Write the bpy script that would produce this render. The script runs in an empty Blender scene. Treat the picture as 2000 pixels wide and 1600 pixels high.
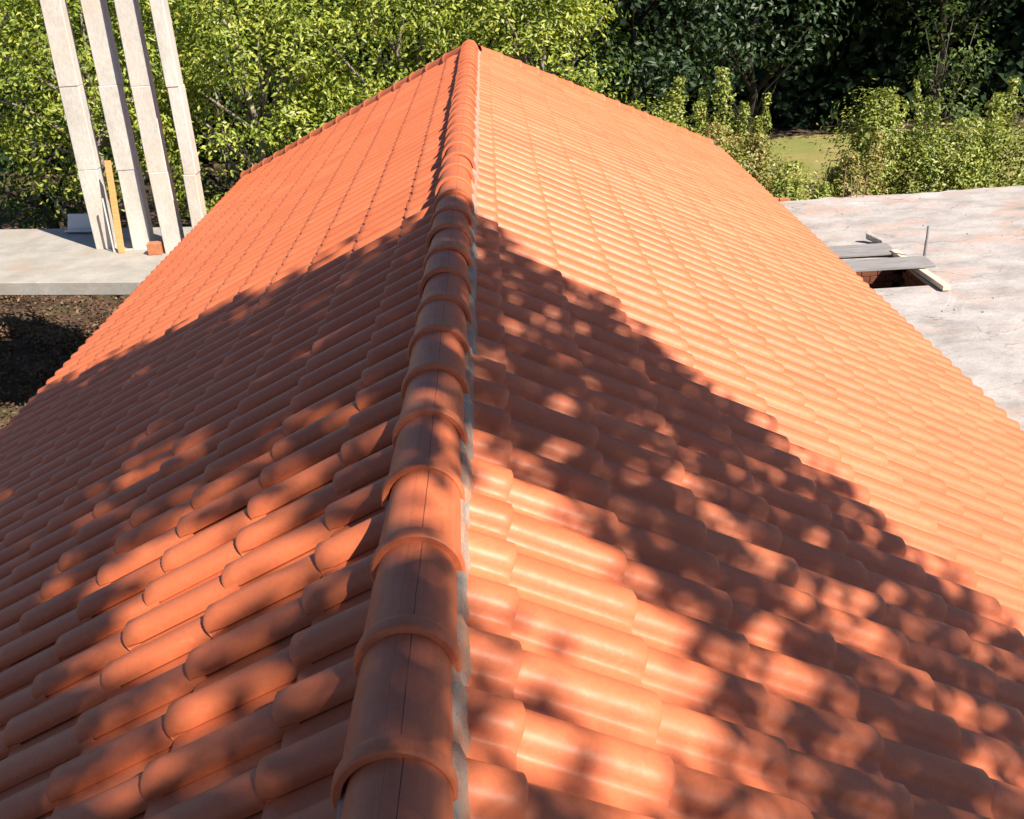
import bpy, bmesh, math, random
import numpy as np
from mathutils import Vector, Matrix

# ------------------------------------------------------------------ scene, camera, sky, sun
SC = bpy.context.scene
COL = SC.collection
Z0 = 6.0                                   # ridge crown above the ground

def camera():
    pitch, roll = 0.4349, -0.0611
    fwd = Vector((0.0003, math.cos(pitch), -math.sin(pitch))).normalized()
    right = fwd.cross(Vector((0, 0, 1))).normalized()
    up = right.cross(fwd)
    cr, sr = math.cos(roll), math.sin(roll)
    r = right * cr + up * sr
    u = -right * sr + up * cr
    m = Matrix((r, u, -fwd)).transposed().to_4x4()
    m.translation = Vector((0.2708, 0, Z0 + 1.3898))
    cd = bpy.data.cameras.new('camera')
    cd.sensor_fit = 'HORIZONTAL'; cd.sensor_width = 36.0
    cd.lens = 36.0 * 2038.6 / 2000.0
    cd.clip_start = 0.05; cd.clip_end = 2000
    o = bpy.data.objects.new('camera', cd); COL.objects.link(o)
    o.matrix_world = m
    SC.camera = o
    return m
CAM = camera()
CAM_INV = CAM.inverted()

SUN = Vector((0.590, -0.60, 0.830)).normalized()     # towards the sun
elev = math.asin(SUN.z); azim = math.atan2(SUN.x, SUN.y)
world = bpy.data.worlds.new('World'); SC.world = world; world.use_nodes = True
nt = world.node_tree; nt.nodes.clear()
sky = nt.nodes.new('ShaderNodeTexSky'); sky.sky_type = 'NISHITA'; sky.sun_disc = False
sky.ozone_density = 6.0; sky.dust_density = 0.6; sky.sun_elevation = elev; sky.sun_rotation = azim
bg = nt.nodes.new('ShaderNodeBackground'); bg.inputs[1].default_value = 0.058
wo = nt.nodes.new('ShaderNodeOutputWorld')
nt.links.new(sky.outputs[0], bg.inputs[0]); nt.links.new(bg.outputs[0], wo.inputs[0])
sl = bpy.data.lights.new('sun', 'SUN'); sl.energy = 5.0; sl.angle = math.radians(0.53); sl.color = (1.0, 0.91, 0.76)
so = bpy.data.objects.new('sun', sl); COL.objects.link(so)
so.rotation_euler = SUN.to_track_quat('Z', 'Y').to_euler()
SC.view_settings.view_transform = 'Standard'; SC.view_settings.look = 'None'
SC.view_settings.gamma = 1.0; SC.view_settings.exposure = 0.98
SC.view_settings.use_curve_mapping = False

# ------------------------------------------------------------------ helpers
def link(name, me, mat=None, parent=None):
    o = bpy.data.objects.new(name, me); COL.objects.link(o)
    if mat and me is not None and not me.materials: me.materials.append(mat)
    if parent is not None: o.parent = parent
    return o

def tag(o, label=None, cat=None, group=None, kind=None):
    if label: o['label'] = label
    if cat: o['category'] = cat
    if group: o['group'] = group
    if kind: o['kind'] = kind
    return o

def thing(name, label, cat, loc=(0, 0, 0), rz=0.0, group=None):
    o = bpy.data.objects.new(name, None); COL.objects.link(o)
    o.location = loc; o.rotation_euler = (0, 0, rz); o.empty_display_size = 0.2
    return tag(o, label, cat, group)

def mesh(name, verts, faces, smooth=False):
    me = bpy.data.meshes.new(name)
    me.from_pydata([tuple(v) for v in verts], [], faces)
    if smooth: me.polygons.foreach_set('use_smooth', [True] * len(me.polygons))
    me.update()
    return me

class MB:
    def __init__(s): s.v = []; s.f = []
    def box(s, x0, x1, y0, y1, z0, z1, bev=0.0, m=None):
        bm = bmesh.new(); bmesh.ops.create_cube(bm, size=1)
        for v in bm.verts:
            v.co = Vector(((x0 + x1) / 2 + v.co.x * (x1 - x0), (y0 + y1) / 2 + v.co.y * (y1 - y0), (z0 + z1) / 2 + v.co.z * (z1 - z0)))
        if bev: bmesh.ops.bevel(bm, geom=list(bm.edges), offset=bev, segments=1, affect='EDGES', profile=0.5)
        s.bm(bm, m); return s
    def bm(s, bm, m=None):
        n = len(s.v); bm.verts.index_update()
        for v in bm.verts: s.v.append((m @ v.co) if m else v.co.copy())
        for f in bm.faces: s.f.append([n + v.index for v in f.verts])
        bm.free()
    def tube(s, pts, rad, seg=8, cap=True):
        pts = [Vector(p) for p in pts]; n0 = len(s.v)
        for i, p in enumerate(pts):
            d = (pts[min(i + 1, len(pts) - 1)] - pts[max(i - 1, 0)]).normalized()
            a = d.cross(Vector((0.31, 0.87, 0.4))).normalized(); b = d.cross(a)
            r = rad[i] if isinstance(rad, (list, tuple)) else rad
            for k in range(seg):
                t = 2 * math.pi * k / seg
                s.v.append(p + a * (r * math.cos(t)) + b * (r * math.sin(t)))
        for i in range(len(pts) - 1):
            for k in range(seg):
                s.f.append([n0 + i * seg + k, n0 + i * seg + (k + 1) % seg, n0 + (i + 1) * seg + (k + 1) % seg, n0 + (i + 1) * seg + k])
        if cap:
            s.f.append([n0 + k for k in range(seg)][::-1]); e = n0 + (len(pts) - 1) * seg
            s.f.append([e + k for k in range(seg)])
        return s
    def build(s, name, mat, parent=None, smooth=False):
        return link(name, mesh(name, s.v, s.f, smooth), mat, parent)

# ------------------------------------------------------------------ materials
def nodes(name):
    m = bpy.data.materials.new(name); m.use_nodes = True
    t = m.node_tree; t.nodes.clear()
    return m, t
class N:
    """tiny node helper"""
    def __init__(s, t): s.t = t
    def n(s, typ, **kw):
        x = s.t.nodes.new(typ)
        for k, v in kw.items(): setattr(x, k, v)
        return x
    def l(s, a, b): s.t.links.new(a, b)
    def noise(s, vec, scale, detail=3.0, rough=0.55, dist=0.0):
        x = s.n('ShaderNodeTexNoise'); x.inputs['Scale'].default_value = scale; x.inputs['Detail'].default_value = detail
        x.inputs['Roughness'].default_value = rough; x.inputs['Distortion'].default_value = dist
        if vec is not None: s.l(vec, x.inputs['Vector'])
        return x
    def ramp(s, fac, stops):
        x = s.n('ShaderNodeValToRGB'); e = x.color_ramp.elements
        while len(e) < len(stops): e.new(0.5)
        for q, (p, c) in zip(e, stops):
            q.position = p; q.color = (c, c, c, 1) if isinstance(c, (int, float)) else (*c, 1)
        s.l(fac, x.inputs[0]); return x
    def mix(s, fac, a, b, mode='MIX'):
        x = s.n('ShaderNodeMix', data_type='RGBA', blend_type=mode)
        for inp, val in ((x.inputs[0], fac), (x.inputs[6], a), (x.inputs[7], b)):
            if hasattr(val, 'is_linked') or hasattr(val, 'links'): s.l(val, inp)
            elif isinstance(val, tuple): inp.default_value = (*val, 1)
            else: inp.default_value = val
        return x.outputs[2]
    def math(s, op, a, b=None, clamp=False):
        x = s.n('ShaderNodeMath', operation=op, use_clamp=clamp)
        for inp, val in zip(x.inputs, (a, b)):
            if val is None: continue
            if isinstance(val, (int, float)): inp.default_value = val
            else: s.l(val, inp)
        return x.outputs[0]
    def mapping(s, vec, scale):
        x = s.n('ShaderNodeMapping'); x.inputs['Scale'].default_value = scale; s.l(vec, x.inputs['Vector']); return x.outputs[0]
    def out(s, color, rough, bump=None, bstr=0.2, bdist=0.01, spec=0.5):
        b = s.n('ShaderNodeBsdfPrincipled')
        for inp, val in ((b.inputs['Base Color'], color), (b.inputs['Roughness'], rough)):
            if isinstance(val, tuple): inp.default_value = (*val, 1)
            elif isinstance(val, (int, float)): inp.default_value = val
            else: s.l(val, inp)
        b.inputs['Specular IOR Level'].default_value = spec
        if bump is not None:
            q = s.n('ShaderNodeBump'); q.inputs['Strength'].default_value = bstr; q.inputs['Distance'].default_value = bdist
            s.l(bump, q.inputs['Height']); s.l(q.outputs[0], b.inputs['Normal'])
        o = s.n('ShaderNodeOutputMaterial'); s.l(b.outputs[0], o.inputs[0])
        return b

def mat_tile(name, score=False):
    m, t = nodes(name); n = N(t)
    geo = n.n('ShaderNodeNewGeometry'); oi = n.n('ShaderNodeObjectInfo'); pos = geo.outputs['Position']
    rnd = n.math('FRACT', n.math('ADD', oi.outputs['Random'], geo.outputs['Random Per Island']))
    c1 = n.ramp(rnd, [(0.0, (0.52, 0.124, 0.047)), (0.3, (0.56, 0.138, 0.054)), (0.8, (0.58, 0.147, 0.060)), (1.0, (0.60, 0.166, 0.072))])
    big = n.noise(pos, 2.3, 4, 0.6)
    c2 = n.mix(n.math('MULTIPLY', n.ramp(big.outputs[0], [(0.35, 0.0), (0.7, 1.0)]).outputs[0], 0.25), c1.outputs[0], (0.60, 0.19, 0.085))
    fine = n.noise(pos, 60, 6, 0.7)
    c3 = n.mix(n.math('MULTIPLY', n.ramp(fine.outputs[0], [(0.38, 1.0), (0.56, 0.0)]).outputs[0], 0.22), c2, (0.36, 0.080, 0.030))
    # pale dust and smears of mortar with shapes of their own
    dust = n.noise(pos, 7.5, 8, 0.72, 0.6)
    c4 = n.mix(n.math('MULTIPLY', n.ramp(dust.outputs[0], [(0.60, 0.0), (0.75, 1.0)]).outputs[0], 0.28), c3, (0.60, 0.27, 0.15))
    spk = n.noise(pos, 210, 2, 0.5)
    col = n.mix(n.math('MULTIPLY', n.ramp(spk.outputs[0], [(0.70, 0.0), (0.76, 1.0)]).outputs[0], 0.5), c4, (0.66, 0.42, 0.30))
    bump = n.math('ADD', n.math('MULTIPLY', fine.outputs[0], 0.6), n.math('MULTIPLY', n.noise(pos, 19, 4, 0.6).outputs[0], 0.8))
    if score:
        tc = n.n('ShaderNodeTexCoord'); sp = n.n('ShaderNodeSeparateXYZ'); n.l(tc.outputs['Object'], sp.inputs[0])
        x, y = sp.outputs[0], sp.outputs[1]
        inside = n.math('GREATER_THAN', x, 0.056)
        wob = n.math('MULTIPLY', n.noise(n.mapping(pos, (0, 9, 9)), 1.0, 2).outputs[0], 0.004)
        brk = n.ramp(n.noise(pos, 11, 3).outputs[0], [(0.32, 0.35), (0.5, 1.0)]).outputs[0]
        d1 = n.math('LESS_THAN', n.math('ABSOLUTE', n.math('ADD', y, n.math('ADD', wob, 0.019))), 0.0011)
        d2 = n.math('LESS_THAN', n.math('ABSOLUTE', n.math('ADD', y, n.math('ADD', wob, -0.014))), 0.0008)
        line = n.math('MULTIPLY', n.math('MULTIPLY', n.math('ADD', d1, n.math('MULTIPLY', d2, 0.35), True), inside), brk)
        streak = n.noise(n.mapping(pos, (55, 1.2, 55)), 1.0, 4, 0.6)
        col = n.mix(n.math('MULTIPLY', n.ramp(streak.outputs[0], [(0.42, 1.0), (0.6, 0.0)]).outputs[0], 0.22), col, (0.38, 0.085, 0.030))
        col = n.mix(line, col, (0.10, 0.03, 0.02))
        bump = n.math('SUBTRACT', bump, n.math('MULTIPLY', line, 2.0))
    rough = n.ramp(n.noise(pos, 24, 5, 0.65).outputs[0], [(0.3, 0.48), (0.7, 0.68)]).outputs[0]
    b = n.out(col, rough, bump, 0.22, 0.0035, 0.4)
    b.inputs['Coat Weight'].default_value = 0.20; b.inputs['Coat Roughness'].default_value = 0.40
    return m

def mat_rock(name, stops, scale=3.0, rough=0.9, bstr=0.4, bdist=0.02, stain=None, aniso=(1, 1, 1), fine=40):
    m, t = nodes(name); n = N(t)
    pos = n.mapping(n.n('ShaderNodeNewGeometry').outputs['Position'], aniso)
    a = n.noise(pos, scale, 8, 0.62, 0.3)
    col = n.ramp(a.outputs[0], stops).outputs[0]
    f = n.noise(pos, fine, 6, 0.7)
    col = n.mix(0.35, col, n.ramp(f.outputs[0], [(0.3, 0.35), (0.6, 1.0)]).outputs[0], 'MULTIPLY')
    if stain:
        c, lo, hi, sc, amt = stain
        s = n.noise(pos, sc, 6, 0.65, 0.8)
        col = n.mix(n.math('MULTIPLY', n.ramp(s.outputs[0], [(lo, 0.0), (hi, 1.0)]).outputs[0], amt), col, c)
    h = n.math('ADD', f.outputs[0], n.math('MULTIPLY', a.outputs[0], 1.5))
    if name == 'rough_concrete':
        wv = n.n('ShaderNodeVectorMath', operation='MULTIPLY_ADD'); n.l(n.noise(pos, 1.7, 5).outputs[1], wv.inputs[0]); wv.inputs[1].default_value = (.9, .9, .9); n.l(pos, wv.inputs[2])
        vo = n.n('ShaderNodeTexVoronoi', feature='DISTANCE_TO_EDGE'); vo.inputs['Scale'].default_value = .55; n.l(wv.outputs[0], vo.inputs['Vector'])
        ck = n.math('MULTIPLY', n.ramp(vo.outputs[0], [(0.0, 1.0), (0.012, 0.0)]).outputs[0], n.ramp(n.noise(pos, .8, 2).outputs[0], [(0.45, 0.0), (0.55, 0.6)]).outputs[0])
        col = n.mix(ck, col, (0.10, 0.085, 0.08))
        grit = n.noise(pos, 9, 8, .8)
        col = n.mix(n.math('MULTIPLY', n.ramp(grit.outputs[0], [(0.36, 1.0), (0.46, 0.0)]).outputs[0], .55), col, (0.20, 0.18, 0.17))
        h = n.math('SUBTRACT', h, ck)
    n.out(col, rough, h, bstr, bdist, 0.3)
    return m

def mat_wood(name, c0, c1, scale=6.0):
    m, t = nodes(name); n = N(t)
    tc = n.n('ShaderNodeTexCoord')
    v = n.mapping(tc.outputs['Object'], (1.2, 22, 22))
    a = n.noise(v, scale * 0.35, 6, 0.65, 0.4)
    col = n.ramp(a.outputs[0], [(0.3, c0), (0.68, c1)]).outputs[0]
    n.out(col, 0.85, a.outputs[0], 0.5, 0.006, 0.2)
    return m

def mat_leaf(name, stops, trans=0.35, rough=0.5, spec=0.35):
    m, t = nodes(name); n = N(t)
    geo = n.n('ShaderNodeNewGeometry')
    big = n.noise(geo.outputs['Position'], 0.9, 3, 0.6)
    r = n.math('ADD', n.math('MULTIPLY', geo.outputs['Random Per Island'], 0.6), n.math('MULTIPLY', n.ramp(big.outputs[0], [(0.3, 0.0), (0.7, 1.0)]).outputs[0], 0.4))
    col = n.ramp(r, stops).outputs[0]
    b = n.n('ShaderNodeBsdfPrincipled'); n.l(col, b.inputs['Base Color'])
    b.inputs['Roughness'].default_value = rough; b.inputs['Specular IOR Level'].default_value = spec
    tr = n.n('ShaderNodeBsdfTranslucent')
    n.l(n.mix(1.0, col, (1.25, 1.2, 0.6), 'MULTIPLY'), tr.inputs[0])
    mx = n.n('ShaderNodeMixShader'); mx.inputs[0].default_value = trans
    n.l(b.outputs[0], mx.inputs[1]); n.l(tr.outputs[0], mx.inputs[2])
    o = n.n('ShaderNodeOutputMaterial'); n.l(mx.outputs[0], o.inputs[0])
    return m

M = {}
M['tile'] = mat_tile('terracotta_tile')
M['ridge'] = mat_tile('terracotta_ridge_tile', True)
M['deck'] = mat_wood('roof_deck_timber', (0.10, 0.06, 0.04), (0.20, 0.13, 0.08))
M['mortar'] = mat_rock('bedding_mortar', [(0.3, (0.26, 0.22, 0.19)), (0.7, (0.40, 0.35, 0.31))], 9, 0.95, 0.6, 0.01, ((0.50, 0.20, 0.10), 0.42, 0.62, 5, 0.75), fine=90)
M['plaster'] = mat_rock('house_plaster', [(0.3, (0.50, 0.46, 0.40)), (0.7, (0.62, 0.58, 0.52))], 2.0, 0.9, 0.2, 0.01)
M['concrete'] = mat_rock('rough_concrete', [(0.28, (0.27, 0.245, 0.24)), (0.5, (0.42, 0.385, 0.38)), (0.72, (0.52, 0.485, 0.475))], 1.3, 0.92, 0.35, 0.008,
                         ((0.46, 0.29, 0.23), 0.50, 0.66, 0.8, 0.6), (1, 1.6, 1), 22)
M['pillar'] = mat_rock('cast_concrete', [(0.3, (0.50, 0.465, 0.425)), (0.7, (0.66, 0.615, 0.57))], 2.2, 0.85, 0.3, 0.01, ((0.55, 0.41, 0.30), 0.52, 0.72, 1.1, 0.5), (1, 1, 0.4), 30)
M['slab'] = mat_rock('floor_concrete', [(0.3, (0.30, 0.28, 0.255)), (0.7, (0.43, 0.40, 0.37))], 2.2, 0.9, 0.4, 0.01, ((0.33, 0.25, 0.19), 0.50, 0.70, 1.3, 0.6), (1, 1, 1), 35)
M['brick'] = mat_rock('fired_clay_brick', [(0.3, (0.40, 0.14, 0.07)), (0.7, (0.52, 0.21, 0.11))], 6, 0.9, 0.4, 0.01)
M['greywood'] = mat_wood('weathered_grey_timber', (0.15, 0.14, 0.145), (0.34, 0.32, 0.325))
M['shadebrick'] = mat_rock('shade_darkened_brick', [(0.3, (0.13, 0.045, 0.028)), (0.7, (0.22, 0.08, 0.05))], 6, 0.95, 0.5, 0.01)  # brick colour darkened to stand for the shade down in the hatch
M['palewood'] = mat_wood('pale_timber', (0.52, 0.42, 0.32), (0.70, 0.60, 0.48))
M['orangewood'] = mat_wood('fresh_pine', (0.50, 0.26, 0.09), (0.66, 0.40, 0.17))
M['steel'] = mat_rock('galvanised_steel', [(0.3, (0.22, 0.22, 0.23)), (0.7, (0.34, 0.34, 0.35))], 12, 0.5, 0.1, 0.002)
M['rust'] = mat_rock('rusty_rebar', [(0.3, (0.20, 0.10, 0.06)), (0.7, (0.36, 0.24, 0.17))], 20, 0.9, 0.3, 0.003)
M['white'] = mat_rock('white_board', [(0.3, (0.50, 0.49, 0.48)), (0.7, (0.6, 0.59, 0.58))], 3, 0.8, 0.1, 0.003)
M['soil'] = mat_rock('leaf_litter_soil', [(0.3, (0.045, 0.028, 0.020)), (0.5, (0.10, 0.062, 0.042)), (0.72, (0.19, 0.125, 0.085))], 1.3, 1.0, 0.8, 0.05, ((0.06, 0.075, 0.022), 0.52, 0.66, 0.5, 0.8), fine=18)
M['lawn'] = mat_rock('dry_lawn', [(0.3, (0.20, 0.185, 0.055)), (0.7, (0.34, 0.28, 0.11))], 0.9, 1.0, 0.6, 0.03, ((0.16, 0.20, 0.05), 0.48, 0.62, 0.35, 0.7), fine=25)
M['bark'] = mat_rock('tree_bark', [(0.3, (0.05, 0.038, 0.030)), (0.7, (0.15, 0.12, 0.10))], 5, 0.95, 0.8, 0.03, None, (3, 3, 0.6), 20)
M['shadebark'] = mat_rock('shade_dark_bark', [(0.3, (0.015, 0.012, 0.010)), (0.7, (0.045, 0.038, 0.032))], 5, 0.95, 0.8, 0.03, None, (3, 3, 0.6), 20)  # bark blackened in colour so trunks sink into the hollow's shade
M['palebark'] = mat_rock('pale_bark', [(0.3, (0.16, 0.13, 0.11)), (0.7, (0.34, 0.30, 0.26))], 5, 0.95, 0.6, 0.02, None, (3, 3, 0.6), 20)
M['leaf_bright'] = mat_leaf('yellow_green_leaves', [(0.0, (0.055, 0.11, 0.012)), (0.4, (0.21, 0.27, 0.036)), (0.75, (0.42, 0.46, 0.075)), (1.0, (0.58, 0.54, 0.15))], 0.36, 0.42, 0.5)
M['leaf_mid'] = mat_leaf('mid_green_leaves', [(0.0, (0.03, 0.06, 0.014)), (0.5, (0.07, 0.12, 0.022)), (1.0, (0.15, 0.19, 0.04))], 0.3)
M['leaf_dark'] = mat_leaf('shade_dark_glossy_leaves', [(0.0, (0.012, 0.028, 0.012)), (0.6, (0.030, 0.058, 0.020)), (1.0, (0.06, 0.095, 0.03))], 0.12, 0.45, 0.35)  # dark green leaves, their colour lowered further for the shade they stand in
M['leaf_shade_black'] = mat_leaf('shade_blackened_leaves', [(0.0, (0.008, 0.018, 0.008)), (1.0, (0.018, 0.034, 0.013))], 0.05, 0.7, 0.1)  # deep woodland shade painted into the leaf colour
M['leaf_litter'] = mat_leaf('dead_leaves', [(0.0, (0.05, 0.03, 0.02)), (0.4, (0.13, 0.07, 0.045)), (0.7, (0.20, 0.12, 0.07)), (1.0, (0.09, 0.12, 0.03))], 0.15)
M['leaf_shrub'] = mat_leaf('shrub_leaves', [(0.0, (0.10, 0.135, 0.028)), (0.45, (0.25, 0.30, 0.06)), (0.8, (0.39, 0.42, 0.10)), (1.0, (0.46, 0.30, 0.13))], 0.30, 0.42, 0.5)
M['leaf_shrub_brown'] = mat_leaf('russet_shrub_leaves', [(0.0, (0.10, 0.12, 0.03)), (0.45, (0.24, 0.25, 0.06)), (0.75, (0.38, 0.30, 0.11)), (1.0, (0.46, 0.24, 0.12))], 0.28, 0.42, 0.5)

# ------------------------------------------------------------------ ground
def ground():
    n = 90; xs = np.linspace(-160, 160, n); ys = np.linspace(-60, 300, n)
    v = []
    for j in range(n):
        for i in range(n):
            x, y = xs[i], ys[j]
            v.append((x, y, 0.05 * math.sin(x * 0.7) * math.cos(y * 0.6) - 0.05))
    f = [[j * n + i, j * n + i + 1, (j + 1) * n + i + 1, (j + 1) * n + i] for j in range(n - 1) for i in range(n - 1)]
    tag(link('ground', mesh('ground', v, f, True), M['soil']), kind='structure')
    # lawn patch beyond the shrubs
    rng = random.Random(4); ring = []
    for k in range(48):
        a = 2 * math.pi * k / 48
        ring.append((12.5 + (9.5 + rng.uniform(-.5, .5)) * math.cos(a), 32.0 + (5.4 + rng.uniform(-.3, .3)) * math.sin(a), 0.03))
    v = [(12.5, 32.0, 0.08)] + ring
    f = [[0, 1 + k, 1 + (k + 1) % 48] for k in range(48)]
    tag(link('lawn', mesh('lawn', v, f, True), M['lawn']), kind='structure')
ground()

# ------------------------------------------------------------------ the house with its tiled roof
T = 0.5514                     # tangent of the main slopes
PHI = math.atan(T)
W = 4.24                       # eave distance from the ridge line
G = 15.0                       # y of the ridge end, where the hips start
HC = 0.908                     # y run of a hip per metre of x
Y0 = -0.75                     # near end of the roof
B0 = Z0 - 0.162                # height of the tile bedding plane at the ridge line
TW = 0.222                     # cover width of a tile

def tile_mesh():
    prof = [(-.111, .012), (-.1105, .027), (-.107, .041), (-.099, .053), (-.085, .062), (-.066, .0665), (-.046, .0665), (-.027, .062),
            (-.012, .053), (-.002, .041), (.005, .027), (.011, .014), (.022, .006), (.066, .004), (.105, .006), (.128, .006)]
    secs = [(0.0, 0.90, -.003), (0.014, 1.0, 0.0), (0.055, 0.997, 0.0), (0.455, 0.955, 0.0)]
    v = []; f = []; sm = []
    n = len(prof)
    for a, s, dz in secs:
        for pi, (y, h) in enumerate(prof):
            h = h + ((.009, .004)[pi] if pi < 2 and a < .03 else 0)
            lift = 0.021 * (1 - a / 0.40)
            yy = -.04 + (y + .04) * (1.0 if s > .95 else .985)
            v.append((a, yy, h * s + lift + dz))
    for k in range(len(secs) - 1):
        for i in range(n - 1):
            f.append([k * n + i, (k + 1) * n + i, (k + 1) * n + i + 1, k * n + i + 1]); sm.append(True)
    # butt end: a thick front edge, and the thick free edge of the roll
    o = len(v)
    for y, h in prof:
        a, s, dz = secs[0]; v.append((a, -.04 + (y + .04) * .985, h * s + .021 + dz))
    for y, h in prof:
        v.append((.002, -.04 + (y + .04) * .95, max(h - .012, -.002) * .92 + .011))
    for y, h in prof:
        v.append((.045, -.04 + (y + .04) * .93, max(h - .014, -.004) * .92 + .008))
    for i in range(n - 1):
        f.append([o + n + i, o + i, o + i + 1, o + n + i + 1]); sm.append(False)
        f.append([o + 2 * n + i, o + n + i, o + n + i + 1, o + 2 * n + i + 1]); sm.append(False)
    o = len(v)
    for a, hi, lo_ in ((0.0, .0205, .012), (.014, .0215, .012), (.055, .012, .0078), (.455, .0115, .0070)):
        lift = 0.021 * (1 - a / 0.40)
        v.append((a, -.111, hi + lift)); v.append((a, -.107, lo_ + lift))
    for k in range(3):
        f.append([o + 2 * k, o + 2 * k + 1, o + 2 * k + 3, o + 2 * k + 2]); sm.append(False)
    f = [q[::-1] for q in f]
    me = mesh('tile', v, f); me.polygons.foreach_set('use_smooth', sm)
    return me
TILE = tile_mesh(); TILE.materials.append(M['tile'])
# a tile is one body: weld nothing, but let every piece share its random colour by object
TV = np.array([v.co for v in TILE.vertices]); TF = [list(p.vertices) for p in TILE.polygons]; TS = [p.use_smooth for p in TILE.polygons]

house = thing('house', 'house with long orange clay tile roof filling the foreground, ridge running away from the viewer', 'house', (0, 7, 0))
def child(o, parent):
    o.parent = parent; o.matrix_parent_inverse = parent.matrix_world.inverted() if False else Matrix.Translation(-Vector(house.location)) if parent is house else Matrix.Identity(4)
    return o

def roof_deck():
    z = lambda x: B0 - 0.012 - T * abs(x)
    we = W - 0.06
    A = [(-we, Y0, z(we)), (0, Y0, z(0)), (we, Y0, z(we)), (we, G + HC * we, z(we)), (0, G, z(0)), (-we, G + HC * we, z(we))]
    th = 0.05
    v = A + [(x, y, zz - th) for x, y, zz in A]
    f = [[0, 1, 4, 5][::-1], [1, 2, 3, 4][::-1], [5, 4, 3][::-1], [6, 7, 10, 11], [7, 8, 9, 10], [11, 10, 9],
         [0, 6, 7, 1][::-1], [1, 7, 8, 2][::-1], [2, 8, 9, 3][::-1], [3, 9, 11, 5][::-1], [5, 11, 6, 0][::-1]]
    f = [q[::-1] for q in f]
    return link('roof', mesh('roof', v, f), M['deck'])
roof = child(roof_deck(), house)
ww = 3.75
wall = MB()
for x0, x1, y0, y1 in ((-ww, -ww + .2, Y0 + .3, G + 3.3), (ww - .2, ww, Y0 + .3, G + 3.3), (-ww + .2, ww - .2, Y0 + .3, Y0 + .5), (-ww + .2, ww - .2, G + 3.1, G + 3.3)):
    wall.box(x0, x1, y0, y1, -.2, B0 - T * ww - 0.10)
child(wall.build('wall', M['plaster']), house)

RP = Matrix.Identity(4)
def part(o):            # a piece of the roof, modelled in world coordinates
    o.parent = roof; o.matrix_parent_inverse = roof_inv; return o
bpy.context.view_layer.update()
roof_inv = roof.matrix_world.inverted()

def frame(side):
    c, s = math.cos(PHI), math.sin(PHI)
    if side < 0: return Vector((c, 0, s)), Vector((0, 1, 0)), Vector((-s, 0, c))
    return Vector((-c, 0, s)), Vector((0, -1, 0)), Vector((s, 0, c))

def screen(p):
    q = CAM_INV @ p
    if q.z > -.05: return None
    f = 2038.6
    return 1000 + f * q.x / -q.z, 800 - f * q.y / -q.z, -q.z

rng = random.Random(11)
spots = []
COURSES = {-1: [0.345 + 0.4075 * i for i in range(12)], 1: [0.255 + 0.384 * i for i in range(13)]}
ROLL0 = {-1: 1.77, 1: 2.49}
for side in (-1, 1):
    a, b, nn = frame(side)
    for ci, s in enumerate(COURSES[side]):
        k0 = int((Y0 - ROLL0[side]) / TW) + 1
        for k in range(k0, 90):
            yc = ROLL0[side] + k * TW + (.04 if side < 0 else -.04)
            x = s * math.cos(PHI)
            if yc > G + HC * x + 0.12: break
            org = Vector((side * x, yc + rng.gauss(0, .0015), B0 - T * x)) + nn * rng.gauss(0, .0012) + a * rng.gauss(0, .003)
            m = Matrix((a, b, nn)).transposed().to_4x4(); m.translation = org
            m = m @ Matrix.Rotation(rng.gauss(0, .006), 4, 'Z') @ Matrix.Rotation(rng.gauss(0, .008), 4, 'X')
            if ci == 0:                                   # top course: short cut tiles under the ridge
                m = m @ Matrix.Diagonal((0.62, 1, 1, 1)) if side > 0 else m @ Matrix.Diagonal((0.80, 1, 1, 1))
            ctr = org + a * .19 + nn * .04
            sc = screen(ctr); size = -1
            if sc and -120 < sc[0] < 2120 and -50 < sc[1] < 1720:
                view = (Vector((0.2708, 0, Z0 + 1.3898)) - ctr).normalized()
                size = max(view.dot(nn), .05) / sc[2] ** 2
            hip = yc > G + HC * (x - .45) - 0.45
            spots.append((size if not hip else -1, side, m))
order = sorted(range(len(spots)), key=lambda i: -spots[i][0])
single = set(order[:300])
for i in order[:300]:
    o = bpy.data.objects.new('tile', TILE); COL.objects.link(o)
    o.parent = roof; o.matrix_parent_inverse = roof_inv; o.matrix_basis = spots[i][2]

def field(mats):
    nv = len(TV); V = []; F = []; S = []
    hom = np.c_[TV, np.ones(nv)]
    for j, m in enumerate(mats):
        V.append((hom @ np.array(m).T)[:, :3]); F += [[q + j * nv for q in f] for f in TF]; S += TS
    me = bpy.data.meshes.new('f'); me.from_pydata(np.concatenate(V).tolist(), [], F); me.polygons.foreach_set('use_smooth', S); me.update()
    return me
def hip_cut(bm, side, keep):
    # vertical plane through a hip line
    no = Vector((-side * HC, 1, 0)).normalized() * keep
    geom = list(bm.verts) + list(bm.edges) + list(bm.faces)
    bmesh.ops.bisect_plane(bm, geom=geom, plane_co=Vector((0, G, 0)) + no * 0.02, plane_no=no, clear_outer=True)
final = bmesh.new()
tmp = []
for side in (-1, 1):
    me = field([spots[i][2] for i in order[300:] if spots[i][1] == side])
    bm = bmesh.new(); bm.from_mesh(me); hip_cut(bm, side, 1); bm.to_mesh(me); bm.free(); tmp.append(me)
psi = math.atan(T / HC); c, s_ = math.cos(psi), math.sin(psi)
mats = []
for i in range(11):
    s = .3 + .395 * i; y = s * c
    for k in range(-22, 23):
        if abs(k * TW) > y / HC + .2: continue
        m = Matrix((Vector((0, -c, s_)), Vector((1, 0, 0)), Vector((0, s_, c)))).transposed().to_4x4()
        m.translation = Vector((k * TW, G + y, B0 - T * y / HC)); mats.append(m)
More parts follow.
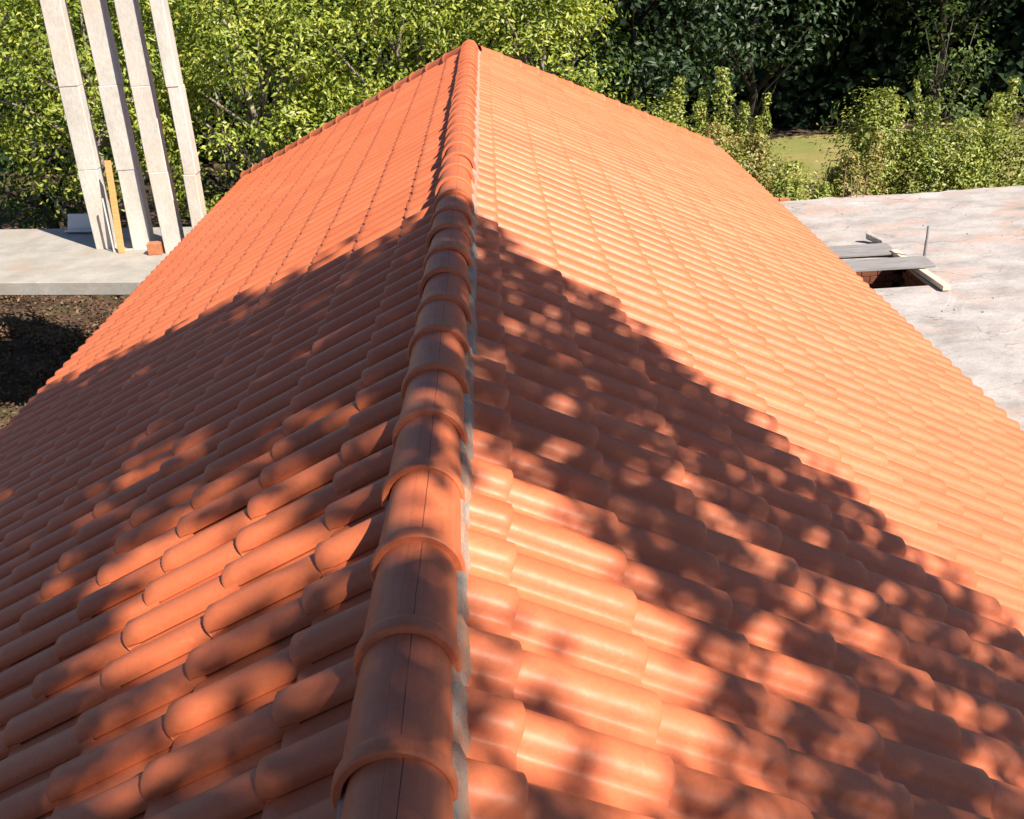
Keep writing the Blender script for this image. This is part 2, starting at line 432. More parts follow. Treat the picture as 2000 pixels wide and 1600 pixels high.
me = field(mats); bm = bmesh.new(); bm.from_mesh(me); hip_cut(bm, -1, -1); hip_cut(bm, 1, -1); bm.to_mesh(me); bm.free(); tmp.append(me)
for me in tmp: final.from_mesh(me)
FM = bpy.data.meshes.new('tile_field'); final.to_mesh(FM); final.free()
tf = part(link('tile_field', FM, M['tile'])); tf['kind'] = 'stuff'

def ridge_mesh():
    # local x runs from the collared end to the plain end; crown of the collar at z = 0
    R = .1230
    secs = [(0.0, .1175), (0.003, .1215), (0.010, .1230), (0.032, .1230), (0.042, .1205), (0.052, .1140), (0.060, .1120), (0.20, .1090), (0.43, .1020)]
    seg = 18; v = []; f = []; sm = []
    ang = [math.radians(-96 + 192 * i / seg) for i in range(seg + 1)]
    def P(x, r, t):
        z = r * math.cos(t); y = r * math.sin(t)
        return (x, y, -R + z)
    for x, r in secs:
        for t in ang: v.append(P(x, r, t))
    n = seg + 1
    for k in range(len(secs) - 1):
        for i in range(seg): f.append([k * n + i, k * n + i + 1, (k + 1) * n + i + 1, (k + 1) * n + i]); sm.append(True)
    o = len(v)
    for t in ang: v.append(P(0, .1175, t))
    for t in ang: v.append(P(0.0, .1030, t))
    for t in ang: v.append(P(0.40, .086, t))
    for i in range(seg):
        f.append([o + i, o + n + i, o + n + i + 1, o + i + 1]); sm.append(False)
        f.append([o + n + i, o + 2 * n + i, o + 2 * n + i + 1, o + n + i + 1]); sm.append(True)
    f = [q[::-1] for q in f]
    me = mesh('ridge_tile', v, f); me.polygons.foreach_set('use_smooth', sm); me.materials.append(M['ridge'])
    return me
RIDGE = ridge_mesh()
def ridge_piece(name, pos, xdir, up=Vector((0, 0, 1)), scale=1.0):
    x = xdir.normalized(); y = up.cross(x).normalized(); z = x.cross(y)
    m = Matrix((x, y, z)).transposed().to_4x4(); m.translation = pos
    m = m @ Matrix.Rotation(rng.gauss(0, .005), 4, 'Z') @ Matrix.Rotation(rng.gauss(0, .02), 4, 'X') @ Matrix.Rotation(rng.gauss(0, .002), 4, 'Y')
    if scale != 1: m = m @ Matrix.Diagonal((scale, 1, 1, 1))
    o = bpy.data.objects.new(name, RIDGE); COL.objects.link(o)
    o.parent = roof; o.matrix_parent_inverse = roof_inv; o.matrix_basis = m
    return o
for k in range(-6, 36):
    ridge_piece('ridge_tile', Vector((rng.gauss(0, .0018), 1.514 + .38 * k + rng.gauss(0, .004), Z0 + rng.gauss(0, .0012))), Vector((0, 1, 0)), scale=0.9 if k == 35 else 1)
hl = math.sqrt(1 + HC * HC + T * T)
for side, i0 in ((-1, .37), (1, .61)):
    d = Vector((side, HC, -T)).normalized()
    n_ = Vector((0, 0, 1)); n_ = (n_ - d * n_.dot(d)).normalized()
    for i in range(17):
        e = .38 * (i + i0)
        if e < .36: continue
        if e / hl > W + .03: break
        ridge_piece('hip_tile', Vector((0, G, Z0 - .004)) + d * e, -d, n_)

def mortar(side):
    # bedding mortar squeezed out between the ridge tiles and the first course
    rn = np.random.RandomState(5 + side); v = []; f = []
    ys = np.arange(1.0 if side > 0 else -.7, G - .1, .012)
    nz = lambda k, a: np.convolve(rn.normal(size=len(ys) + k - 1), np.ones(k) / k ** .5, 'valid') * a
    w1, w2, w3 = nz(13, .0045), nz(5, .0022), nz(4, .0025)
    for y, q, q2, q3 in zip(ys, w1, w2, w3):
        ph = ((y - ROLL0[side]) / TW + .5) % 1 - .5
        hump = max(0, 1 - (ph / .31) ** 2) ** .5 * .064
        far = min(1.0, max(0.0, (y - 2.0) / 8))
        x2 = .128 + q + .010 * far if side > 0 else .110 + q * .5
        x1 = (.100 + x2) / 2 + .006
        zt = B0 - T * x2 + (hump + .012) * 1.1
        z0 = Z0 - .108
        for x, z in ((.085, z0), (.100, z0 - .006), (x1, (z0 * .55 + zt * .45) + .008 + q2), (x2 - .004 + q3, z0 * .22 + zt * .78 + .006 + q3), (x2 + .003, zt + .001 + q2 * .5), (x2 + .008, zt - .03)):
            v.append((side * x, y, z))
    for j in range(len(ys) - 1):
        for i in range(5):
            q = [j * 6 + i, j * 6 + i + 1, j * 6 + 7 + i, j * 6 + 6 + i]
            f.append(q if side > 0 else q[::-1])
    part(link('mortar', mesh('mortar', v, f, True), M['mortar']))
mortar(1); mortar(-1)

# ------------------------------------------------------------------ unfinished building on the left
def unfinished():
    zt = Z0 - 3.2
    u = thing('unfinished_building', 'unfinished concrete building, pale slab with a row of bare pillars, left of the roof', 'building', (-7.5, 17.5, 0))
    inv = Matrix.Translation(-Vector(u.location))
    def add(o): o.parent = u; o.matrix_parent_inverse = inv; return o
    bm = bmesh.new()
    pts = [(-13, 16.7), (-4.36, 15.12), (-4.36, 18.3), (-13, 19.9)]
    lo = [bm.verts.new((x, y, zt - .22)) for x, y in pts]; hi = [bm.verts.new((x, y, zt)) for x, y in pts]
    bm.faces.new(hi); bm.faces.new(lo[::-1])
    for i in range(4): bm.faces.new((lo[i], lo[(i + 1) % 4], hi[(i + 1) % 4], hi[i]))
    bmesh.ops.bevel(bm, geom=[e for e in bm.edges], offset=.015, segments=1, affect='EDGES')
    me = bpy.data.meshes.new('slab'); bm.to_mesh(me); bm.free()
    add(link('floor_slab', me, M['slab']))
    for x, y in ((-4.7, 17.8), (-12.5, 19.2)):
        add(MB().box(x - .14, x + .14, y - .14, y + .14, -.1, zt - .222).build('support_column', M['pillar']))
    for x0, x1, y, d, h in ((-6.57, -6.25, 17.30, .26, 4.6), (-5.88, -5.55, 17.10, .22, 4.6), (-5.26, -4.95, 16.76, .20, 4.6), (-4.63, -4.43, 16.42, .28, 4.6)):
        pm = MB()
        for q in range(3):                       # three casting lifts, each slightly off the one below
            ox, oy = .009 * math.sin(q * 2.3 + x0 * 7), .007 * math.cos(q * 1.9 + x0 * 3)
            pm.box(x0 + ox, x1 + ox, y + oy, y + d + oy, zt - .01 + (0 if q == 0 else 1.32 * q + .012), zt + (h if q == 2 else 1.32 * (q + 1) + .008), .012)
        p = pm.build('pillar', M['pillar'])
        for vtx in p.data.vertices:
            vtx.co.x += .012 * math.sin(vtx.co.z * 1.3 + x0 * 5)
        add(p)
    return zt
zs = unfinished()
tag(MB().box(-.11, .11, -.09, .09, 0, .19, .006).build('hollow_brick', M['brick']), 'small orange clay block standing on the slab between two pale pillars', 'brick').location = (-5.40, 16.80, zs + .001)
o = MB().box(-.05, .05, -.02, .02, 0, 1.5, .004).build('wooden_plank', M['orangewood']); o.location = (-6.03, 16.98, zs + .004); o.rotation_euler = (math.radians(-4), math.radians(2), 0)
tag(o, 'narrow orange timber plank leaning upright against a pale pillar on the slab', 'plank')
o = MB().box(-.5, .5, -.03, .03, 0, .34, .01).box(-.5, .5, -.12, -.031, 0, .03, .006).build('white_board', M['white']); o.location = (-7.0, 19.1, zs - .35); o.rotation_euler = (math.radians(-25), 0, -.2)
o.location.z = zs + .002; o.location.y = 18.45
tag(o, 'white board propped on edge behind the pale pillars', 'board')
fr = MB().box(-.012, .012, -.012, .012, 0, .9).box(.013, .30, -.012, .012, 0, .024).build('metal_angle', M['white']); fr.location = (-6.18, 17.06, zs + .002); fr.rotation_euler = (0, 0, .25)
tag(fr, 'thin white metal angle bar standing beside the leftmost pale pillars', 'metal bar')

# ------------------------------------------------------------------ flat concrete roof on the right
def flat_roof():
    zt = Z0 - 3.5
    u = thing('flat_roof_building', 'low building with a rough whitish concrete flat roof and an open hatch', 'building', (8, 14, 0))
    inv = Matrix.Translation(-Vector(u.location))
    def add(o): o.parent = u; o.matrix_parent_inverse = inv; return o
    # slab top as an uneven grid with an opening
    x0, x1, y0, y1 = 4.6, 13.0, 6.0, 18.9
    hx0, hx1, hy0, hy1 = 4.85, 6.22, 13.78, 15.03
    xs = sorted(set(np.round(np.r_[np.arange(x0, x1, .25), hx0, hx1, x1], 3))); ys = sorted(set(np.round(np.r_[np.arange(y0, y1, .25), hy0, hy1, y1], 3)))
    rn = np.random.RandomState(3); v = []; f = []
    for y in ys:
        for x in xs:
            edge = (abs(y - y1) < .01)
            onh = (hx0 - .01 <= x <= hx1 + .01 and hy0 - .01 <= y <= hy1 + .01)
            v.append((x + (0 if onh else rn.normal() * .015), y + (rn.normal() * .03 if edge else 0), zt + (0 if onh else .008 * math.sin(x * 2.1 + y) * math.cos(y * 1.7) + rn.normal() * .003)))
    nx = len(xs)
    for j in range(len(ys) - 1):
        for i in range(nx - 1):
            if hx0 - .001 <= xs[i] < hx1 - .001 and hy0 - .001 <= ys[j] < hy1 - .001: continue
            f.append([j * nx + i, j * nx + i + 1, (j + 1) * nx + i + 1, (j + 1) * nx + i])
    me = mesh('slab', v, f); bm = bmesh.new(); bm.from_mesh(me)
    r = bmesh.ops.extrude_face_region(bm, geom=list(bm.faces))
    for g in r['geom']:
        if isinstance(g, bmesh.types.BMVert): g.co.z = zt - .05
    bmesh.ops.recalc_face_normals(bm, faces=list(bm.faces)); bm.to_mesh(me); bm.free()
    add(link('roof_slab', me, M['concrete']))
    w = MB()
    for a in ((4.65, 4.84, 6.05, 18.8), (12.7, 12.9, 6.05, 18.8), (4.84, 12.7, 6.05, 6.25), (4.84, 12.7, 18.6, 18.8)): w.box(*a, 0, zt - .06)
    add(w.build('wall', M['plaster']))
    for q, (bx0, bx1, by0, by1) in enumerate(((4.86, 6.4, 15.06, 15.2), (6.25, 6.4, 13.6, 15.05))):
        # courses of brick seen down through the hatch, one piece per brick
        L = .23
        for cz in range(8):
            zz = zt - .055 - (cz + 1) * .095
            n_ = 6
            for i in range(n_):
                if q == 0:
                    xa = bx0 + i * (L + .012) + (.11 if cz % 2 else 0); bb = (xa, xa + L, by0 + rn.uniform(0, .006), by1)
                else:
                    ya = by0 + i * (L + .012) + (.11 if cz % 2 else 0); bb = (bx0 + rn.uniform(0, .006), bx1, ya, ya + L)
                if q == 0 and xa > 6.1: continue
                if q == 1 and ya > 14.8: continue
                add(MB().box(*bb, zz, zz + .085).build('brick', M['shadebrick']))
    for i in range(3):
        add(MB().box(5.02 + i * .21, 5.21 + i * .21, 18.93, 19.04, zt - .06, zt + .05 - .012 * i, .004).build('brick', M['brick']))
    for x, y, h, lx in ((6.56, 18.80, .58, .02), (6.72, 18.82, .42, -.03), (6.80, 18.78, .50, .04), (6.93, 18.80, .38, .05)):
        add(MB().tube([(x, y, zt - .05), (x + lx * .4, y, zt + h * .5), (x + lx, y + .01, zt + h)], .008, 6).build('starter_bar', M['rust']))
    return zt
zr = flat_roof()
rs = np.random.RandomState(31); g = MB()
for _ in range(140):
    x, y = rs.uniform(5.0, 12.0), rs.uniform(8.5, 18.6)
    if 4.7 < x < 6.6 and 13.5 < y < 15.9: continue
    k = rs.uniform(.005, .016); bm = bmesh.new(); bmesh.ops.create_icosphere(bm, subdivisions=1, radius=k)
    for v in bm.verts: v.co *= rs.uniform(.7, 1.2)
    g.bm(bm, Matrix.Translation((x, y, zr + k * .4)))
tag(g.build('grit', M['concrete']), 'scattered grit and crumbs of mortar on the concrete flat roof', 'grit', kind='stuff')
def plank(name, L, w, h, loc, rot, mat, label, cat='plank'):
    o = MB().box(-L / 2, L / 2, -w / 2, w / 2, 0, h, .004).build(name, M[mat]); o.location = loc; o.rotation_euler = rot
    for v in o.data.vertices: v.co.z += .012 * math.sin(v.co.x * 3)
    return tag(o, label, cat)
plank('wooden_plank', 2.0, .46, .04, (5.45, 14.48, zr + .102), (0, 0, -.02), 'greywood', 'wide grey weathered board laid across the hatch in the concrete flat roof')
plank('wooden_plank', 1.25, .55, .03, (5.62, 15.44, zr + .030), (0, 0, -.06), 'greywood', 'grey weathered board lying flat just behind the hatch in the concrete roof')
plank('wooden_batten', 1.75, .11, .07, (6.26, 14.36, zr + .020), (0, 0, math.pi / 2 + .06), 'palewood', 'pale timber batten along the right rim of the roof hatch, under the wide board', 'batten')
b = MB(); b.box(-.15, .15, -.03, .03, 0, .14, .008); o = b.build('concrete_chunk', M['concrete'])
o.location = (6.16, 15.92, zr + .025); o.rotation_euler = (math.radians(32), math.radians(14), math.radians(-50)); tag(o, 'small broken concrete piece tilted up on the flat roof, its near face in shade', 'rubble')
pp = thing('metal_prop', 'thin grey steel prop standing on the flat roof at the right', 'steel prop', (6.47, 14.72, zr + .062))
MB().tube([(0, 0, 0), (.01, 0, .30)], .024, 10).build('outer_tube', M['steel'], pp)
MB().tube([(.01, 0, .30), (.013, 0, .52)], .020, 10).build('inner_tube', M['steel'], pp)
MB().box(-.07, .07, -.07, .07, -.01, .0, 0).build('base_plate', M['steel'], pp)

# ------------------------------------------------------------------ vegetation
def leaf_mesh(name, pos, nrm, L, Wd, rs):
    """many small folded leaves: pos (n,3), nrm (n,3) preferred normals"""
    n = len(pos)
    nrm = nrm + rs.normal(size=(n, 3)) * .55; nrm /= np.linalg.norm(nrm, axis=1)[:, None] + 1e-9
    t = rs.normal(size=(n, 3)); t -= (t * nrm).sum(1)[:, None] * nrm; t /= np.linalg.norm(t, axis=1)[:, None] + 1e-9
    b = np.cross(nrm, t)
    l = (L * rs.uniform(.6, 1.25, n))[:, None]; w = (Wd * rs.uniform(.65, 1.2, n))[:, None]
    fold = rs.uniform(.05, .35, n)[:, None]
    p0 = pos - t * l * .5; p1 = pos + b * w * .5 + nrm * w * fold; p2 = pos + t * l * .5 - nrm * l * .12; p3 = pos - b * w * .5 + nrm * w * fold
    V = np.stack([p0, p1, p2, p3], 1).reshape(-1, 3)
    me = bpy.data.meshes.new(name)
    me.vertices.add(4 * n); me.vertices.foreach_set('co', V.ravel().astype(np.float32))
    base = np.arange(n) * 4
    tri = np.stack([base, base + 1, base + 2, base, base + 2, base + 3], 1).ravel()
    me.loops.add(6 * n); me.loops.foreach_set('vertex_index', tri.astype(np.int32))
    me.polygons.add(2 * n); me.polygons.foreach_set('loop_start', (np.arange(2 * n) * 3).astype(np.int32))
    me.update(calc_edges=True); me.validate()
    return me

def crown_points(rs, blobs, per_m2, leaves, spread, lo=.55):
    """clumps on and inside a set of ellipsoids (cx,cy,cz,rx,ry,rz)"""
    P = []; Nn = []; centres = []
    for cx, cy, cz, rx, ry, rz in blobs:
        area = 4 * math.pi * ((rx * ry) ** 1.6 / 3 + (rx * rz) ** 1.6 / 3 + (ry * rz) ** 1.6 / 3) ** (1 / 1.6)
        for _ in range(int(area * per_m2)):
            d = rs.normal(size=3); d /= np.linalg.norm(d)
            r = lo + (1.08 - lo) * rs.rand() ** .6
            c = np.array((cx, cy, cz)) + d * r * np.array((rx, ry, rz)); centres.append(c)
            k = max(4, int(leaves * rs.uniform(.5, 1.5))); s = spread * rs.uniform(.6, 1.4)
            off = rs.normal(size=(k, 3)) * s * np.array((1, 1, .75))
            P.append(c + off); Nn.append(np.tile(d * .7 + np.array((0, 0, .75)), (k, 1)) + off / s * .35)
    return np.concatenate(P), np.concatenate(Nn), centres

def tree(name, label, cat, base, blobs, mat, seed, per_m2=1.9, leaves=62, spread=.25, L=.14, Wd=.062, trunk=.16, group=None, bark='bark', lo=.72, limbs=22, stems=1):
    rs = np.random.RandomState(seed)
    t = thing(name, label, cat, base, 0, group)
    P, Nn, cs = crown_points(rs, blobs, per_m2, leaves, spread, lo)
    keep = P[:, 2] + base[2] > .12
    me = leaf_mesh('crown', P[keep], Nn[keep], L, Wd, rs); link('crown', me, M[mat], t)
    m = MB(); top = max(b[2] for b in blobs)
    for s in range(stems):
        ox, oy = (rs.normal(size=2) * .25 if stems > 1 else (0, 0))
        pts = [(ox, oy, -.2)]; n = 7
        for i in range(1, n + 1):
            pts.append((ox * (1 + i * .35) + rs.normal() * .06 * i / 2, oy * (1 + i * .35) + rs.normal() * .06 * i / 2, top * i / n))
        m.tube(pts, [trunk * (1.25 if i == 0 else 1 - .8 * i / n) for i in range(n + 1)], 9)
        for j in rs.choice(len(cs), min(limbs, len(cs)), replace=False):
            c = cs[j]; k = min(n - 1, max(1, int(n * max(.1, (c[2] - .8) / top) * .8))); a = Vector(pts[k]); e = Vector(c)
            mid = (a + e) / 2 + Vector((rs.normal() * .15, rs.normal() * .15, .2))
            m.tube([a, mid, e], [trunk * .33, trunk * .2, .012], 6)
    m.build('trunk', M[bark], t, True)
    return t

GL = 'sunlit trees behind the left side of the roof'
# bright trees behind the left half of the roof
tree('leafy_tree', 'bright yellow-green leafy tree just behind the pale pillars on the left', 'tree', (-8.6, 23.6, 0), [(0, 0, 4.5, 2.3, 2.0, 2.0), (-1.2, .3, 5.4, 2.0, 1.8, 1.8), (1.0, -.2, 5.8, 1.9, 1.7, 1.9)], 'leaf_bright', 21, group=GL, bark='palebark')
tree('leafy_tree', 'bright green leafy tree with bare twigs showing, right of the pale pillars', 'tree', (-5.0, 24.0, 0), [(0, 0, 3.3, 2.2, 1.9, 2.8), (.5, -.3, 5.4, 2.1, 1.9, 2.0), (-1.2, .2, 5.9, 1.7, 1.6, 1.8)], 'leaf_bright', 22, group=GL, bark='palebark')
tree('leafy_tree', 'yellow-green leafy tree behind the left hip of the tiled roof', 'tree', (-1.7, 24.6, 0), [(0, 0, 3.6, 2.2, 1.9, 2.6), (-.6, -.3, 5.6, 2.1, 1.8, 2.0), (1.2, .2, 5.7, 1.8, 1.7, 1.9)], 'leaf_bright', 23, group=GL, bark='palebark')
tree('leafy_tree', 'yellow-green leafy tree behind the peak of the tiled roof, next to the dark trees', 'tree', (1.25, 24.0, 0), [(-.2, 0, 3.7, 1.6, 1.6, 2.4), (-.3, 0, 5.4, 1.75, 1.7, 2.0), (.1, .1, 6.6, 1.5, 1.5, 1.6)], 'leaf_bright', 24, group=GL, bark='palebark')
GB = 'darker trees filling in behind the sunlit ones'
for q, (x, y, lab) in enumerate(((-12.0, 28.5, 'mid green tree showing between the leftmost pale pillars'), (-7.0, 29.0, 'shaded mid green tree in the gaps behind the twiggy bright tree'), (-2.8, 29.5, 'shaded mid green tree in the gaps behind the left hip of the roof'), (1.2, 30.0, 'shaded mid green tree behind the peak of the tiled roof'))):
    tree('background_tree', lab, 'tree', (x, y, 0), [(0, 0, 3.6, 2.8, 2.0, 3.2), (0, .4, 7.0, 2.8, 2.4, 2.6)], 'leaf_mid', 30 + q, per_m2=2.4, leaves=24, spread=.34, L=.19, Wd=.10, group=GB)
# dark trees to the right of the peak
GD = 'dark shaded trees behind the right side of the roof'
tree('broadleaf_tree', 'dark green broadleaf tree right behind the bright tree at the roof peak', 'tree', (4.3, 30.5, 0), [(0, 0, 5.0, 2.3, 2.1, 2.5), (.6, 0, 8.0, 2.6, 2.4, 2.4), (-.3, -.4, 3.2, 1.5, 1.4, 1.4)], 'leaf_dark', 41, leaves=22, spread=.32, L=.21, Wd=.12, group=GD, bark='shadebark')
tree('broadleaf_tree', 'dark green broadleaf tree overhanging the black hollow above the lawn', 'tree', (8.1, 32.5, 0), [(0, 0, 5.0, 2.2, 2.0, 2.3), (.2, 0, 8.0, 2.6, 2.4, 2.4), (-1.3, -.3, 3.9, 1.3, 1.3, 1.2)], 'leaf_dark', 42, leaves=22, spread=.32, L=.21, Wd=.12, group=GD, bark='shadebark')
tree('broadleaf_tree', 'very dark sparse broadleaf tree in the upper right corner', 'tree', (15.2, 36.0, 0), [(0, 0, 6.3, 2.8, 2.6, 2.6), (0, 0, 9.6, 3.2, 3.0, 2.6)], 'leaf_shade_black', 43, per_m2=2.0, leaves=20, spread=.4, L=.24, Wd=.13, group=GD, bark='shadebark')
tree('young_tree', 'fresh green young tree at the far right edge behind the shrubs', 'tree', (11.6, 27.0, 0), [(0, 0, 2.4, .9, .9, 1.3), (.2, 0, 3.9, .85, .85, 1.1)], 'leaf_mid', 44, leaves=22, spread=.22, L=.15, Wd=.07, trunk=.07)
# tall wood around and behind the lawn, mostly above the frame; it keeps the hollow dark
GW = 'tall dark trees around the lawn'
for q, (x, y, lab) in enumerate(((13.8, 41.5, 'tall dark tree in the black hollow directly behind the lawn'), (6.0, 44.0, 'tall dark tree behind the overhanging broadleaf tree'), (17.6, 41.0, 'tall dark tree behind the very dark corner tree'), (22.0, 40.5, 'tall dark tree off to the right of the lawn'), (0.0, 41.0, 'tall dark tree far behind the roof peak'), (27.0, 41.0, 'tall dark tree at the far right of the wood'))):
    tree('tall_tree', lab, 'tree', (x, y, 0), [(-.6, -1.8, 8.8, 3.9, 3.6, 3.5), (-.6, -1.2, 12.0, 3.6, 3.4, 3.0)], 'leaf_shade_black', 50 + q, per_m2=2.2, leaves=30, spread=.5, L=.34, Wd=.22, trunk=.2, group=GW, limbs=8, lo=.35, bark='shadebark')
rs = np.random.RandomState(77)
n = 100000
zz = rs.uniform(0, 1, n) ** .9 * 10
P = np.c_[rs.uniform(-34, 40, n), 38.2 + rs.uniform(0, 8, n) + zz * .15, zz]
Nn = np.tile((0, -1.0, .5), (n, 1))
tag(link('far_wood', leaf_mesh('far_wood', P, Nn, .55, .36, rs), M['leaf_shade_black']), 'dark wall of woodland closing off the view behind the lawn', 'woodland', kind='stuff')

def shrub(name, label, base, shoots, mat, seed, group, body, L=.10, Wd=.05):
    """leafy bush: a dense body and upright leafy shoots (dx, dy, height, radius)"""
    rs = np.random.RandomState(seed)
    t = thing(name, label, 'shrub', base, 0, group)
    P, Nn, cs = crown_points(rs, [(a, b, c, d * 1.15, e * 1.1, f * 1.1) for a, b, c, d, e, f in body], 9.0, 28, .17, .5)
    PP = [P]; NN = [Nn]; m = MB()
    for dx, dy, h, r in shoots:
        k = int(900 * h * r + 240); u = rs.rand(k); z = .6 + u * (h - .6)
        rad = r * 1.25 * (1 - .6 * u ** 2) * rs.rand(k) ** .5 * (1 + .25 * np.sin(z * 9 + dx * 7)); a = rs.rand(k) * 6.283
        lean = rs.normal(size=2) * .06
        p = np.c_[dx + lean[0] * z + rad * np.cos(a), dy + lean[1] * z + rad * np.sin(a), z]
        PP.append(p); NN.append(np.c_[np.cos(a) * .8, np.sin(a) * .8, np.full(k, .7)])
        m.tube([(dx * .4, dy * .4, -.1), (dx * .9, dy * .9, h * .5), (dx + lean[0] * h, dy + lean[1] * h, h * .96)], [.03, .02, .006], 6)
    P = np.concatenate(PP); Nn = np.concatenate(NN)
    k = P[:, 2] > .1
    link('crown', leaf_mesh('crown', P[k], Nn[k], L, Wd, rs), M[mat], t)
    m.build('stem', M['bark'], t, True)
    return t
GS = 'leafy shrubs between the flat roof and the lawn'
shrub('shrub', 'leafy green shrub with tall shoots against the dark trees, beside the right hip', (3.9, 24.2, 0), [(.1, 0, 4.05, .32), (.55, .1, 3.7, .22), (-.6, 0, 3.6, .25), (1.0, 0, 3.75, .16)], 'leaf_shrub', 61, GS, [(0, 0, 2.2, .9, .8, 1.25)])
shrub('shrub', 'green shrub with one tall spire in front of the overhanging dark tree', (5.55, 24.3, 0), [(.05, 0, 4.2, .34), (.45, .1, 3.5, .2), (-.5, 0, 3.5, .25)], 'leaf_shrub', 62, GS, [(0, 0, 2.0, .75, .7, 1.15)])
shrub('shrub', 'russet tinged shrub hugging the right eave of the tiled roof', (5.0, 21.9, 0), [(.4, 0, 3.2, .4), (-.3, 0, 3.45, .4), (.9, .1, 3.0, .3)], 'leaf_shrub_brown', 63, GS, [(.1, 0, 1.9, 1.0, .8, 1.2)])
shrub('shrub', 'slim shrub with bare tipped shoots at the left edge of the lawn', (6.25, 23.9, 0), [(0, 0, 3.7, .16), (.2, 0, 2.9, .22), (-.25, 0, 3.1, .22)], 'leaf_shrub', 64, GS, [(0, 0, 1.6, .5, .5, .95)])
shrub('shrub', 'low pale green bush in front of the lawn near the flat roof edge', (6.15, 20.6, 0), [(0, 0, 2.5, .4), (.5, 0, 2.35, .35), (-.5, 0, 2.8, .4)], 'leaf_shrub', 65, GS, [(0, 0, 1.6, .85, .7, 1.0)])
shrub('shrub', 'tall rounded yellow-green shrub right of the lawn', (7.95, 22.2, 0), [(0, 0, 3.9, .5), (.3, .1, 3.7, .45), (-.15, 0, 3.4, .35)], 'leaf_shrub', 66, GS, [(.1, 0, 2.3, .62, .62, 1.45)])
shrub('shrub', 'russet leaved shrub at the right edge of the lawn behind the starter bars', (7.4, 21.0, 0), [(0, 0, 2.9, .32), (.3, 0, 3.2, .3), (-.35, 0, 2.55, .3)], 'leaf_shrub_brown', 67, GS, [(0, 0, 1.6, .55, .6, 0.95)])
shrub('shrub', 'broad bright green shrub at the right behind the flat roof', (9.4, 21.8, 0), [(-.1, 0, 3.75, .30), (.65, 0, 3.3, .45), (-.65, .1, 3.1, .28), (.3, .2, 4.0, .15), (1.0, 0, 3.7, .25)], 'leaf_shrub', 68, GS, [(.1, 0, 1.7, 1.0, .9, 1.15), (.6, .1, 2.3, .55, .55, .7), (-.4, -.1, 2.0, .5, .5, .7)])
shrub('shrub', 'broad green shrub furthest right behind the flat roof', (11.3, 22.0, 0), [(0, 0, 3.75, .35), (.6, 0, 3.2, .4), (-.7, .1, 3.4, .4), (-.3, .2, 3.95, .18)], 'leaf_shrub', 69, GS, [(0, 0, 1.9, 1.2, .9, 1.4)])

rs = np.random.RandomState(88); n = 26000
P = np.c_[rs.uniform(-17, -4, n), rs.uniform(11, 27, n), np.abs(rs.normal(size=n)) * .05]
tuft = rs.rand(n) < .35
c = np.c_[rs.uniform(-17, -4.3, 90), rs.uniform(11, 27, 90)][rs.randint(0, 90, n)]
P[tuft, :2] = c[tuft] + rs.normal(size=(tuft.sum(), 2)) * .16; P[tuft, 2] = np.abs(rs.normal(size=tuft.sum())) * .16
tag(link('leaf_litter', leaf_mesh('leaf_litter', P, np.tile((0, 0, 1.0), (n, 1)), .12, .06, rs), M['leaf_litter']), 'dead leaves and weeds strewn over the ground under the pale slab', 'leaf litter', kind='stuff')
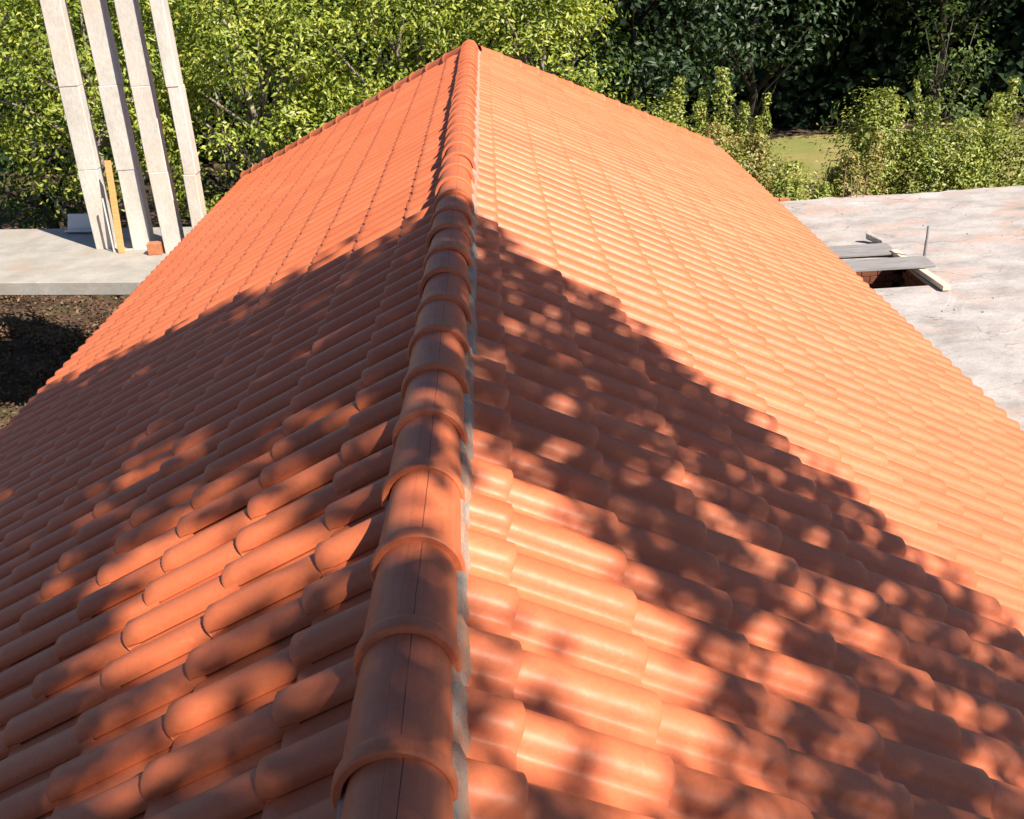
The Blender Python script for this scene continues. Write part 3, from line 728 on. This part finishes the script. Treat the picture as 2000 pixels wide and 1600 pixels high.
# ------------------------------------------------------------------ the tree behind the viewer whose crown shades the near roof
def shade_tree():
    rs = np.random.RandomState(9)
    t = thing('shade_tree', 'tree out of frame behind the viewer whose leaves throw dappled shade on the near tiles', 'tree', (7.4, -7.2, 0))
    sun = np.array(SUN)
    gaps = [(-1.72, 5.27, .14, .8), (-.74, 4.06, .15, .8), (-.52, 3.87, .08, .7), (-1.22, 4.81, .13, .6), (-1.71, 4.61, .15, .7), (-1.13, 3.66, .19, .85), (-.7, 3.24, .13, .7), (-.37, 3.18, .11, .8), (-.56, 3.35, .13, .8), (-1.0, 3.04, .23, .9), (-.56, 2.78, .18, .8), (-.36, 2.65, .11, .9), (-.55, 2.39, .11, .6), (-1.02, 2.74, .1, .6), (-.48, 2.05, .14, .6), (-.77, 2.14, .15, .8), (-.31, 2.01, .06, .7), (-.76, 2.74, .16, .9), (-.27, 3.14, .05, .8), (-.28, 2.77, .08, .7), (-.25, 1.88, .06, .7), (-1.42, 7.16, .15, .4), (-.61, 6.24, .16, .6), (-.72, 5.15, .08, .5), (0, 2.56, .11, 1), (-.04, 2.72, .09, .9), (.05, 2.42, .08, 1), (0, 3.33, .07, .7), (0, 3.72, .05, .6), (.01, 1.78, .07, .8), (-.04, 5.28, .08, .4), (.19, 2.79, .13, .9), (.34, 2.98, .08, .8), (.46, 2.85, .11, .9), (.19, 2.5, .13, 1), (.36, 2.57, .12, .8), (.55, 2.59, .09, .8), (.19, 2.2, .12, 1), (.35, 2.26, .11, .8), (.51, 2.25, .11, .7), (.23, 1.99, .07, .6), (.42, 2.0, .11, .6), (.17, 1.7, .06, .7), (.34, 1.73, .1, .7), (.6, 2.01, .13, .6), (1.02, 2.43, .09, .8), (.72, 2.43, .12, .6), (1.1, 3.09, .07, .7), (1.11, 2.18, .14, .5), (1.58, 2.84, .07, .7), (1.13, 3.42, .05, .5), (1.1, 4.62, .08, .6), (.79, 4.71, .07, .6), (.48, 5.98, .15, .6), (1.4, 4.09, .06, .5), (1.52, 3.09, .05, .6), (.16, 1.55, .08, .8), (.76, 1.83, .14, .6)]
    gaps = [(x, y, r_ * (1.2 if x < -.2 else 1.25 if abs(x) < .1 else 1.0), p_) for x, y, r_, p_ in gaps]
    for _ in range(46):
        gaps.append((rs.uniform(-3.4, -.5), rs.uniform(2.2, 7.6), rs.uniform(.05, .11), .85))
    for gy in (3.05, 3.72, 4.1, 4.48, 4.9, 5.3): gaps.append((rs.uniform(-.03, .05), gy, .055, .95))
    gaps += [(.30, 2.70, .16, .9), (.30, 2.35, .16, .9), (.42, 2.15, .14, .85), (.62, 2.35, .10, .8), (-.02, 2.55, .16, .95)]
    ex = [-4.4, -3.34, -2.06, -1.07, -.14, .13, .75, 1.31, 1.73, 2.05, 2.6, 3.6]
    ey = [9.3, 8.5, 7.62, 6.88, 6.05, 6.0, 5.5, 4.75, 4.32, 3.8, 3.2, 2.6]
    P = []; cs = []
    n = 5200
    while len(P) < n:
        x = rs.uniform(-4.3, 2.9); y = rs.uniform(-4.5, 9.2)  # crown extended behind and over the viewer, added to cut sky light
        e = np.interp(x, ex, ey) + .10 * math.sin(x * 9) + .07 * math.sin(x * 23 + 1)
        if y > e: continue
        if y < 1.2 and rs.rand() < .45: continue
        c = np.array((x, y, B0 - T * abs(x) + .06)) + sun * rs.uniform(7.5, 11.5)
        for gx, gy, gr, gp in gaps:
            if (x - gx) ** 2 + (y - gy) ** 2 < (gr * 1.55) ** 2 and rs.rand() < gp * 1.15: break
        else:
            k = rs.randint(7, 15); P.append(c + rs.normal(size=(k, 3)) * .085); cs.append(c)
    # sparse sprays inside the gaps come from the clumps around them
    A = np.concatenate(P); Nn = np.tile((.2, -.1, .9), (len(A), 1))
    loc = np.array(t.location)
    link('crown', leaf_mesh('crown', A - loc, Nn, .13, .085, rs), M['leaf_dark'], t)
    m = MB(); cs = np.array(cs) - loc
    pts = [(0, 0, -.2), (.1, .2, 2.5), (-.2, .5, 5.0), (-.5, 1.2, 7.2), (-1.0, 2.2, 9.2)]
    m.tube(pts, [.30, .25, .22, .18, .14], 12)
    far_out = [j for j in range(len(cs)) if cs[j][1] + loc[1] < -2.0 or cs[j][0] + loc[0] > 6.6]
    for j in rs.choice(far_out, 22, replace=False):
        a = Vector(pts[rs.randint(2, 5)]); e = Vector(cs[j]); mid = a.lerp(e, .55) + Vector((rs.normal() * .2, rs.normal() * .2, .25))
        m.tube([a, mid, e], [.055, .03, .010], 6)
    m.build('trunk', M['bark'], t, True)
shade_tree()
